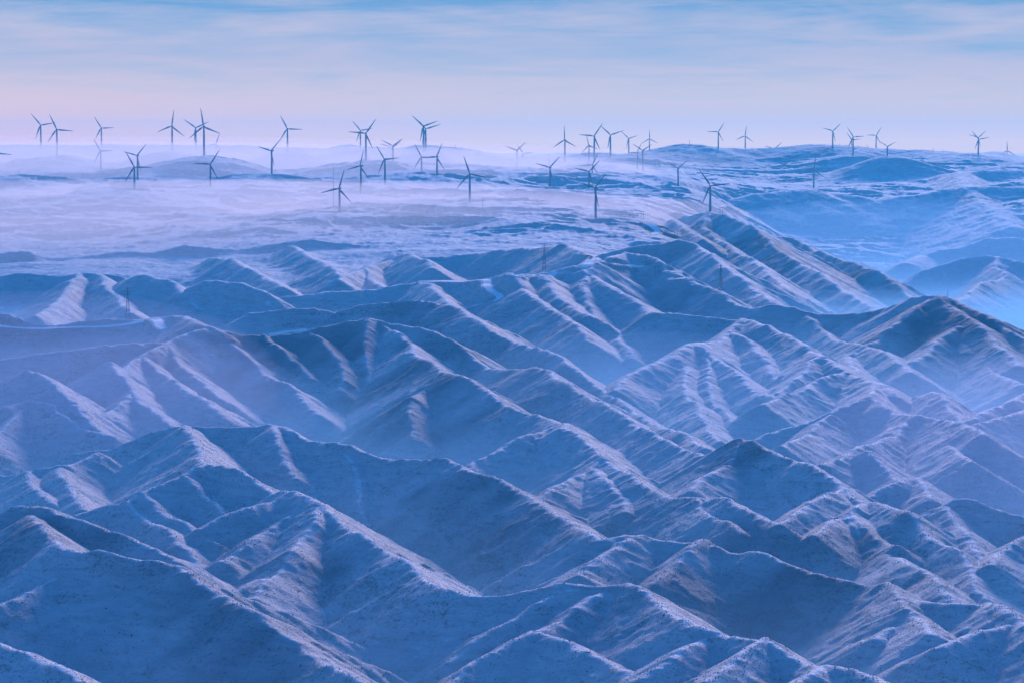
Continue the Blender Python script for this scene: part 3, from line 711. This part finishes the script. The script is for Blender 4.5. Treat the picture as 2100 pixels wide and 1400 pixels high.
def smooth_by_angle(o, ang=40):
    me = o.data; me.polygons.foreach_set('use_smooth', [True]*len(me.polygons))
    bm = bmesh.new(); bm.from_mesh(me)
    for e in bm.edges: e.smooth = len(e.link_faces) == 2 and e.calc_face_angle(0) < R(ang)
    bm.to_mesh(me); bm.free()

# ---------------------------------------------------------------- the ground
TT, YY, HH, LINES, DRIFT = build_ground(1.0)
G = Ground(TT, YY, HH)
SOL = [solve_turbine(*t[:4]) for t in TURBINES]
seat_turbines(G, SOL)

# ---------------------------------------------------------------- roads: traced and smoothed over the slopes
ROADS = [
 [(-30,660),(0,669),(27,672),(67,674),(111,673),(151,671),(201,671),(242,668),(269,664),(302,656),(322,655)],
 [(318,655),(326,661),(327,668),(339,675)],
 [(550,687),(587,681),(621,677),(648,675)],
 [(688,639),(700,640),(710,648),(737,658)],
 [(869,578),(888,576),(942,578),(992,574),(999,577),(1000,591),(1015,601),(1026,609),(1012,618),(979,626),(955,632)],
 [(1047,563),(1069,568),(1103,568),(1140,560)],
 [(1073,567),(1089,556),(1109,553),(1125,556)],
 [(1197,550),(1207,538),(1217,530),(1193,521)],
 [(1217,530),(1237,538),(1277,543),(1321,548)],
 [(1225,523),(1264,518),(1304,511),(1328,504),(1368,498),(1395,495)],
 [(1330,460),(1340,466),(1349,473),(1342,479),(1345,485)],
 [(1372,557),(1388,557)],
 [(1380,573),(1407,571)],
 [(1759,307),(1755,311),(1760,315),(1766,320)],
]
def catmull(p, n=8):
    out = []
    for i in range(len(p)-1):
        a, b, c, d = p[max(i-1, 0)], p[i], p[i+1], p[min(i+2, len(p)-1)]
        for k in range(n):
            t = k/n
            out.append(tuple(.5*((2*b[j]) + (c[j]-a[j])*t + (2*a[j]-5*b[j]+4*c[j]-d[j])*t*t + (3*b[j]-a[j]-3*c[j]+d[j])*t**3) for j in range(2)))
    out.append(tuple(p[-1])); return out

def road_line(pts):
    g = []
    for u, v in catmull(pts):
        h = G.hit(u, v, 1200)
        if h is None: continue
        if g and abs(h[1]-g[-1][1]) > 160: continue
        g.append(h)
    if len(g) < 3: return None
    g = np.array(g)
    for _ in range(4): g[1:-1] = (g[:-2]+2*g[1:-1]+g[2:])/4
    d = np.hypot(*(g[1:, :2]-g[:-1, :2]).T); s = np.concatenate([[0], np.cumsum(d)])
    n = max(4, int(s[-1]/5)); ss = np.linspace(0, s[-1], n)
    x, y = np.interp(ss, s, g[:, 0]), np.interp(ss, s, g[:, 1])
    z = np.array([G.z(a, b) for a, b in zip(x, y)])
    for _ in range(6): z[1:-1] = (z[:-2]+2*z[1:-1]+z[2:])/4
    return x, y, z, ss
def bench(line, half):
    """cut the slope level across the roadway"""
    x, y, z, ss = line; m = half + 9.
    j0, j1 = np.searchsorted(G.Y, [y.min()-m, y.max()+m]); tm = [(a+q)/b for a, b in zip(x, y) for q in (-m, m)]
    i0, i1 = np.searchsorted(G.T, [min(tm), max(tm)])
    yy = np.repeat(G.Y[j0:j1, None], i1-i0, 1); xx = G.T[None, i0:i1]*yy
    best = np.full(xx.shape, 1e9); zz = np.zeros(xx.shape)
    for a, b, c in zip(x, y, z):
        d = (xx-a)**2 + (yy-b)**2; k = d < best; best[k] = d[k]; zz[k] = (c + .20*(yy-b))[k]
    w = 1-np.clip((np.sqrt(best)-half)/8., 0, 1); w = w*w*(3-2*w)
    G.H[j0:j1, i0:i1] += (zz-G.H[j0:j1, i0:i1])*w
def road_mesh(line, width):
    x, y, z, ss = line; n = len(x)
    tx, ty = np.gradient(x), np.gradient(y); L = np.hypot(tx, ty)+1e-9; nx_, ny_ = -ty/L, tx/L
    V, Fc = [], []; m = 5
    for i in range(n):
        ww = width*(1+.22*float(noise1(np.array([ss[i]/30.+x[i]]))[0]))
        for k in range(m):
            a, b = x[i]+nx_[i]*ww*(k/(m-1)-.5), y[i]+ny_[i]*ww*(k/(m-1)-.5)
            V.append((a, b, z[i] + .20*(b-y[i]) + .4))
    for i in range(n-1):
        for k in range(m-1):
            a = i*m+k; Fc.append((a, a+1, a+m+1, a+m))
    return V, Fc
RL = [(l, w) for l, w in ((road_line(r), 8. if r[0][0] < 0 else 11. if r[0][1] > 540 else 13.) for r in ROADS) if l]
for l, w in RL: bench(l, w*.5+2.)
ROAD_MESHES = [road_mesh(l, w) for l, w in RL]

def link_ground():
    ny, nx = G.H.shape
    co = np.empty((ny, nx, 3), np.float32)
    co[..., 0] = G.T[None, :]*G.Y[:, None]; co[..., 1] = G.Y[:, None]; co[..., 2] = G.H
    i = np.arange(ny*nx, dtype=np.int32).reshape(ny, nx)
    q = np.stack([i[:-1, :-1], i[:-1, 1:], i[1:, 1:], i[1:, :-1]], -1).reshape(-1, 4)
    me = bpy.data.meshes.new('hills'); nf = len(q)
    me.vertices.add(ny*nx); me.vertices.foreach_set('co', co.ravel())
    me.loops.add(nf*4); me.loops.foreach_set('vertex_index', q.ravel())
    me.polygons.add(nf); me.polygons.foreach_set('loop_start', np.arange(0, nf*4, 4, dtype=np.int32))
    me.polygons.foreach_set('use_smooth', np.ones(nf, bool))
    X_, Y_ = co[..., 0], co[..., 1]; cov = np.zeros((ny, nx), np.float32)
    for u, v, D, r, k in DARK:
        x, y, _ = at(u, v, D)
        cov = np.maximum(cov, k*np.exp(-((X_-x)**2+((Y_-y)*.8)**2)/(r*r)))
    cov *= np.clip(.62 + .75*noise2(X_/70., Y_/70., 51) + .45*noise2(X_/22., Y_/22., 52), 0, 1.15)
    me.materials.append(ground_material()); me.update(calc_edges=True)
    a = me.attributes.new('snow_drift', 'FLOAT', 'POINT'); a.data.foreach_set('value', DRIFT.astype(np.float32).ravel())
    a = me.attributes.new('shade_thin_snow', 'FLOAT', 'POINT'); a.data.foreach_set('value', np.clip(cov, 0, 1).astype(np.float32).ravel())
    o = bpy.data.objects.new('hills', me); COL.objects.link(o); tag(o, kind='structure')
    return o
hills = link_ground()
# ---------------------------------------------------------------- roads and tracks lying on the hills
road_mat = simple_mat('packed_snow_road', (.90, .88, .88), .95, .06, .4)
for V, Fc in ROAD_MESHES:
    o = mesh_obj('road', V, Fc, road_mat, smooth=True); tag(o, kind='structure')

# frozen river and snowed-over yards: small bright level patches
ice_mat = simple_mat('river_ice', (.74, .74, .77), .95, .05, .05)
def make_patch(name, poly, lift=.6):
    P = [G.hit(u, v, 1200) for u, v in poly]
    if any(p is None for p in P): return
    zc = sum(p[2] for p in P)/len(P)
    cx, cy = sum(p[0] for p in P)/len(P), sum(p[1] for p in P)/len(P)
    V = [(cx, cy, G.z(cx, cy)+lift)]; n = len(P)
    for k in (.5, 1.):
        for p in P:
            x, y = cx+(p[0]-cx)*k, cy+(p[1]-cy)*k; V.append((x, y, G.z(x, y)+lift))
    Fc = [(0, 1+i, 1+(i+1) % n) for i in range(n)] + [(1+i, 1+n+i, 1+n+(i+1) % n, 1+(i+1) % n) for i in range(n)]
    tag(mesh_obj(name, V, Fc, ice_mat), kind='structure')
make_patch('river', [(1828,574),(1843,574),(1857,575),(1850,580),(1842,583),(1835,579)])
make_patch('river', [(1785,526),(1800,525),(1808,526),(1798,529),(1789,530)])
make_patch('snow_yard', [(1414,584),(1420,581),(1427,581),(1426,586),(1418,588)])

# ---------------------------------------------------------------- wind turbines
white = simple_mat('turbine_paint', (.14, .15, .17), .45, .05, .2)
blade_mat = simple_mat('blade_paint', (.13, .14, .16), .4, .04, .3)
def ring(r, z, n=24): return [(r*math.cos(2*math.pi*k/n), r*math.sin(2*math.pi*k/n), z) for k in range(n)]
def turbine_meshes():
    ms = {}
    b = MB(); b.loft([ring(3.2, -6), ring(3.2, .5), ring(2.6, .55), ring(2.45, 20), ring(2.15, 40), ring(1.65, 60.0), ring(1.6, 60.05), ring(1.6, 60.5)])
    o = b.obj('tower', white); smooth_by_angle(o); ms['tower'] = o
    # nacelle: rounded box, higher at the back, rotor overhang towards -y
    b = MB(); st = []
    for y, w, h, zc in ((-2.2, 1.25, 1.25, 62.), (-1.7, 1.55, 1.55, 62.), (0., 1.85, 1.9, 62.1), (3.6, 1.9, 2.0, 62.2), (6.4, 1.75, 1.8, 62.3), (7.0, 1.3, 1.3, 62.4)):
        st.append([(math.copysign(abs(math.cos(t))**.55, math.cos(t))*w, y, zc+math.copysign(abs(math.sin(t))**.55, math.sin(t))*h) for t in [2*math.pi*(k+.5)/16 for k in range(16)]])
    b.loft(st); b.bar((-.6, 6.2, 64.0), (-.6, 6.2, 66.2), .09); b.bar((.6, 6.2, 64.0), (.6, 6.2, 65.6), .09); b.bar((-1., 6.2, 65.5), (1., 6.2, 65.5), .06)
    o = b.obj('nacelle', white); smooth_by_angle(o); ms['nacelle'] = o
    b = MB(); st = []
    for y, r in ((-2.25, 1.5), (-3.4, 1.55), (-4.2, 1.3), (-4.8, .85), (-5.1, .3)):
        st.append([(r*math.cos(t), y, 62+r*math.sin(t)) for t in [2*math.pi*k/20 for k in range(20)]])
    b.loft(st); o = b.obj('hub', white); smooth_by_angle(o, 60); ms['hub'] = o
    # blade along +x from the rotor axis; chord lies near the rotor plane, twisted towards the root
    b = MB(); st = []
    for s, chord, th, tw, off in ((1.1,1.75,1.75,0,0), (3.0,1.75,1.7,4,0), (5.5,2.5,1.15,18,.25), (8.5,3.25,.85,14,.5), (12,3.0,.66,10,.45), (18,2.5,.5,6,.35), (25,1.95,.36,3,.25), (32,1.4,.24,1,.18), (37,1.0,.16,0,.12), (39.2,.6,.1,0,.08), (40,.16,.05,0,.05)):
        a = R(tw); rr = []
        for k in range(14):
            t = 2*math.pi*k/14; c, d = math.cos(t)*chord*.62-off, math.sin(t)*th*.6*(1.15+.35*math.cos(t))
            rr.append((s, -3.35+d*math.cos(a)+c*math.sin(a), c*math.cos(a)-d*math.sin(a)))
        st.append(rr)
    b.loft(st); o = b.obj('blade', blade_mat); smooth_by_angle(o, 70); ms['blade'] = o
    return ms
TM = turbine_meshes()
TM_mesh = {k: o.data for k, o in TM.items()}
for o in TM.values(): bpy.data.objects.remove(o)
def part(name, mesh, parent):
    o = bpy.data.objects.new(name, mesh); COL.objects.link(o); o.parent = parent; return o
def make_turbine(sol, label):
    s = sol['scale']; hx, hy, hz = sol['hub']; yaw = sol['yaw']
    ov = 3.35*s
    loc = (hx + math.sin(yaw)*ov, hy + math.cos(yaw)*ov, hz - 62.0*s)
    root = empty('wind_turbine', loc, -yaw); root.scale = (s, s, s)
    tag(root, label, 'wind turbine', 'wind turbines on the snowy plateau')
    part('tower', TM_mesh['tower'], root); part('nacelle', TM_mesh['nacelle'], root); part('hub', TM_mesh['hub'], root)
    for k in range(3):
        bl = part('blade', TM_mesh['blade'], root)
        bl.location = (0, 0, 62.0); bl.rotation_euler = (0, -(sol['rot'] + k*2*math.pi/3), 0)
    return root
for t, s in zip(TURBINES, SOL): make_turbine(s, t[4])

# ---------------------------------------------------------------- pylons, poles, masts
steel = simple_mat('galvanised_steel', (.16, .17, .19), .5, .15, .3, .4)
wood = simple_mat('dark_pole_wood', (.07, .06, .06), .8, .2, .5)
def lattice_pylon(loc, h, label, arms=True, rz=0., wid=None):
    root = empty('power_pylon', loc, rz); tag(root, label, 'pylon', 'steel lattice power pylons')
    w0 = wid or h*.072; b = MB()
    lev = [0, .18, .34, .48, .6, .7, .8, .9, 1.0]
    hw = lambda f: w0*((1-f)**1.25*.86+.10)
    for sx in (1, -1):
        for sy in (1, -1):
            for f, g in zip(lev, lev[1:]): b.bar((sx*hw(f), sy*hw(f), f*h-(1.5 if f == 0 else 0)), (sx*hw(g), sy*hw(g), g*h), .20, .20, 4)
    for f, g in zip(lev, lev[1:]):
        c0 = [(hw(f), hw(f)), (-hw(f), hw(f)), (-hw(f), -hw(f)), (hw(f), -hw(f))]; c1 = [(hw(g), hw(g)), (-hw(g), hw(g)), (-hw(g), -hw(g)), (hw(g), -hw(g))]
        for k in range(4):
            a, d = c0[k], c1[(k+1) % 4]; b.bar((a[0], a[1], f*h), (d[0], d[1], g*h), .11, .11, 4)
            a, d = c0[(k+1) % 4], c1[k]; b.bar((a[0], a[1], f*h), (d[0], d[1], g*h), .11, .11, 4)
            a, d = c1[k], c1[(k+1) % 4]; b.bar((a[0], a[1], g*h), (d[0], d[1], g*h), .11, .11, 4)
    b.obj('lattice_mast', steel, root)
    if arms:
        for f, l in ((.74, .10), (.85, .125), (.95, .08)):
            a = MB(); L = l*h
            for sx in (1, -1):
                for sy in (1, -1):
                    a.bar((0, sy*hw(f), f*h), (sx*L, 0, f*h+.02*h), .13, .1, 4); a.bar((0, sy*hw(f), f*h+.045*h), (sx*L, 0, f*h+.02*h), .13, .1, 4)
                a.bar((sx*L, 0, f*h+.02*h), (sx*L, 0, f*h-.03*h), .12, .12, 5)
            a.obj('crossarm', steel, root)
    return root
def pole_pair(loc, h, label, gap=4.5, rz=0.):
    root = empty('power_pole', loc, rz); tag(root, label, 'power pole', 'twin power poles on the plateau')
    for sx in (1, -1):
        b = MB(); b.bar((sx*gap/2, 0, -1.5), (sx*gap/2, 0, h), .32, .22, 7); b.obj('pole', wood, root)
    b = MB(); b.bar((-gap, 0, h*.9), (gap, 0, h*.9), .2, .2, 5)
    for k in (-1, 0, 1): b.bar((k*gap*.92, 0, h*.9), (k*gap*.92, 0, h*.9-1.4), .14, .14, 5)
    b.obj('crossarm', wood, root)
    return root
def mast(loc, h, label, r=.35, guys=True):
    root = empty('mast', loc); tag(root, label, 'mast')
    b = MB(); b.bar((0, 0, -1.5), (0, 0, h*.55), r, r*.8, 7); b.bar((0, 0, h*.55), (0, 0, h), r*.8, r*.35, 7); b.obj('pole', steel, root)
    if guys:
        b = MB()
        for k in range(3):
            t = 2*math.pi*k/3+.4; rr = h*.4
            for f in (.5, .92): b.bar((0, 0, h*f), (math.cos(t)*rr, math.sin(t)*rr, -1.0), .05, .05, 4)
        b.obj('guy_wires', steel, root)
    b = MB()
    for f in (.6, .8, .97): b.bar((-1.2, 0, h*f), (1.2, 0, h*f), .08, .08, 4)
    b.obj('sensor_arms', steel, root)
    return root
def ground_at(u, v, D=None):
    if D is None:
        h = G.hit(u, v, 1200)
        return h
    x, y, z = at(u, v, D); return (x, y, G.z(x, y))
def px_to_m(px, D): return px*D/F
for u, vb, vt, lab, rz in ((262,652,589,'tall grey lattice pylon rising behind the left snowy road',.3),
                       (1116,554,503,'lattice pylon standing by the loop of road on the central hill',.2),
                       (1478,599,543,'dark tapering lattice pylon in front of the blue cliff face',.5)):
    p = ground_at(u, vb)
    if p: lattice_pylon(p, px_to_m(vb-vt, p[1]), lab, True, rz)
for u, vb, vt, lab in ((1317,450,433,'twin power poles left of the big cliff turbine, above the winding track'),
                       (1384,440,425,'thin pair of power poles between two turbines on the plateau edge'),
                       (1479,445,424,'pair of power poles just right of the big cliff turbine foot'),
                       (1386,489,471,'dark power poles at the end of the snowy spur road'),
                       (1347,562,545,'lone pair of poles on the slope below the spur road'),
                       (1295,447,440,'smallest pair of power poles, left of the winding track'),
                       (1358,387,375,'distant pair of poles on the bright plateau left of a V-bladed turbine'),
                       (1417,387,379,'distant pair of poles on the bright plateau right of a V-bladed turbine')):
    p = ground_at(u, vb)
    if p: pole_pair(p, px_to_m(vb-vt, p[1]), lab)
for u, vb, vt, lab, g in ((684,430,335,'very tall thin measuring mast beside the lowest left-centre turbine',True),
                       (990,437,405,'thin mast right of the lone central turbine',True),
                       (1943.5,609,592,'short mast on the dark summit at the right',False)):
    p = ground_at(u, vb)
    if p: mast(p, px_to_m(vb-vt, p[1]), lab, .45 if g else .3, g)
for u, vt, D, lab in ((1414,288,10800,'tiny pylon on the blue skyline summit'),
                     (1690,298,10800,'faint skyline pylon left of the right-hand turbine group'),
                     (1722,295,10900,'faint skyline pylon behind the leftmost right-hand turbine'),
                     (1914,304,10850,'left pylon of the two on the bare right skyline'),
                     (1934,306,10850,'right pylon of the two on the bare right skyline'),
                     (934,296,10800,'small skyline pylon right of the parallel turbine pair')):
    x, y, z = at(u, vt, D); zb = G.z(x, y)
    if z-zb > 8: lattice_pylon((x, y, zb), min(z-zb, 60), lab, True, .2)

# ---------------------------------------------------------------- scrub: low bushes on the nearer crests and slopes
scrub_mat = simple_mat('dry_scrub', (.075, .062, .055), .9, .3, .8)
def scatter_scrub():
    rs = np.random.RandomState(5); M = 900000
    y = 1150 + (2900-1150)*rs.rand(M)**1.0; t = (rs.rand(M)-.5)*.40; x = t*y
    fi = np.interp(t, G.T, np.arange(len(G.T))); fj = np.interp(y, G.Y, np.arange(len(G.Y)))
    i, j = fi.astype(int), fj.astype(int); a, b = fi-i, fj-j; H = G.H
    z = (H[j, i]*(1-a)+H[j, i+1]*a)*(1-b)+(H[j+1, i]*(1-a)+H[j+1, i+1]*a)*b
    # crests carry most of it: height above the mean of the surroundings
    k = 18
    up = z - .25*(H[np.minimum(j+k, len(G.Y)-1), i]+H[np.maximum(j-k, 0), i]+H[j, np.minimum(i+k, len(G.T)-1)]+H[j, np.maximum(i-k, 0)])
    den = np.clip(up/7., 0, 1)*.55 + .05 + np.clip(noise2(x/45., y/45., 31)*1.6-.25, 0, 1)*.30
    den *= (y/2000.)**0 * np.clip((2900-y)/500, 0, 1)
    keep = rs.rand(M) < den*.4
    x, y, z = x[keep], y[keep], z[keep]; n = len(x)
    r = rs.uniform(.12, .36, n)*np.where(rs.rand(n) < .05, 1.6, 1.)
    base = np.array([(1,0,.25),(.3,.95,.2),(-.8,.6,.3),(-.8,-.6,.2),(.3,-.95,.3),(.1,.1,1.15),(0,0,-.4)])
    tri = np.array([(0,1,5),(1,2,5),(2,3,5),(3,4,5),(4,0,5),(1,0,6),(2,1,6),(3,2,6),(4,3,6),(0,4,6)])
    ang = rs.rand(n)*6.28; ca, sa = np.cos(ang), np.sin(ang)
    jit = 1+.35*(rs.rand(n, 7, 3)-.5)
    p = base[None]*jit*r[:, None, None]
    co = np.stack([p[..., 0]*ca[:, None]-p[..., 1]*sa[:, None]+x[:, None], p[..., 0]*sa[:, None]+p[..., 1]*ca[:, None]+y[:, None], p[..., 2]+z[:, None]], -1).astype(np.float32)
    f = (tri[None]+7*np.arange(n)[:, None, None]).reshape(-1, 3).astype(np.int32)
    me = bpy.data.meshes.new('scrub'); me.vertices.add(n*7); me.vertices.foreach_set('co', co.ravel())
    me.loops.add(len(f)*3); me.loops.foreach_set('vertex_index', f.ravel())
    me.polygons.add(len(f)); me.polygons.foreach_set('loop_start', np.arange(0, len(f)*3, 3, dtype=np.int32))
    me.materials.append(scrub_mat); me.update(calc_edges=True)
    o = bpy.data.objects.new('scrub', me); COL.objects.link(o); tag(o, 'dark low scrub dotting the snowy crests and slopes', 'scrub', kind='stuff')
    print('scrub', n)
scatter_scrub()

# ---------------------------------------------------------------- the air: even haze over everything, mist lying in the valleys
def box(name, x0, x1, y0, y1, z0, z1, mat):
    v = [(x, y, z) for z in (z0, z1) for y in (y0, y1) for x in (x0, x1)]
    o = mesh_obj(name, v, [(0,2,3,1),(4,5,7,6),(0,1,5,4),(1,3,7,5),(3,2,6,7),(2,0,4,6)], mat); return o
zmin = float(G.H.min())-1.0
o = box('haze', -13500, 13500, -1500, 17500, zmin, 516, volume_mat('haze_air', *HAZE)); tag(o, 'thin blue haze filling the air over the hills', 'haze', kind='stuff')
FLOOR = [(-1400, 40), (1000, 45), (1700, 56), (2400, 75), (3000, 88), (3600, 88), (4200, 84), (4800, 55), (5500, 30), (6500, 20), (17300, 15)]
for k, (up, dens) in enumerate(LAYERS):
    # a slab whose top follows the rise of the valley floors
    xs = (-13400+k*7, 13400-k*7); vs = []
    for y, f in FLOOR:
        for x in xs: vs += [(x, y+(k*7 if y < 0 else -k*7 if y > 17000 else 0), zmin+.5-.05*k), (x, y+(k*7 if y < 0 else -k*7 if y > 17000 else 0), f+up)]
    fs = []; n = len(FLOOR)
    for i in range(n-1):
        a = 4*i; c = a+4
        fs += [(a, a+2, c+2, c), (a+1, c+1, c+3, a+3), (a, c, c+1, a+1), (a+2, a+3, c+3, c+2)]
    fs += [(0, 1, 3, 2), (4*n-4, 4*n-2, 4*n-1, 4*n-3)]
    o = mesh_obj('mist', vs, fs, volume_mat('mist_layer', dens, *MIST))
    bm = bmesh.new(); bm.from_mesh(o.data); bmesh.ops.recalc_face_normals(bm, faces=bm.faces); bm.to_mesh(o.data); bm.free()
    tag(o, 'level mist lying in the valleys between the snowy crests', 'mist', 'valley mist', 'stuff')
def bank(u, v, D, rx, ry, rz, dens, col=None, an=None):
    x, y, z = at(u, v, D); vs, fs = [], []; n, m = 40, 20
    for a in range(m+1):
        th = math.pi*a/m
        for k in range(n):
            ph = 2*math.pi*k/n; vs.append((rx*math.sin(th)*math.cos(ph), ry*math.sin(th)*math.sin(ph), rz*math.cos(th)))
    for a in range(m):
        for k in range(n): fs.append((a*n+k, (a+1)*n+k, (a+1)*n+(k+1) % n, a*n+(k+1) % n))
    me_o = mesh_obj('mist', vs, fs, volume_mat('mist_bank', dens, col or MIST[0], MIST[1] if an is None else an)); me_o.location = (x, y, z)
    bm = bmesh.new(); bm.from_mesh(me_o.data); bmesh.ops.remove_doubles(bm, verts=bm.verts, dist=.01); bmesh.ops.recalc_face_normals(bm, faces=bm.faces); bm.to_mesh(me_o.data); bm.free()
    tag(me_o, 'soft bank of mist lying in the valleys between the snowy crests', 'mist', 'banks of valley mist', 'stuff')
for b_ in BANKS: bank(*b_)
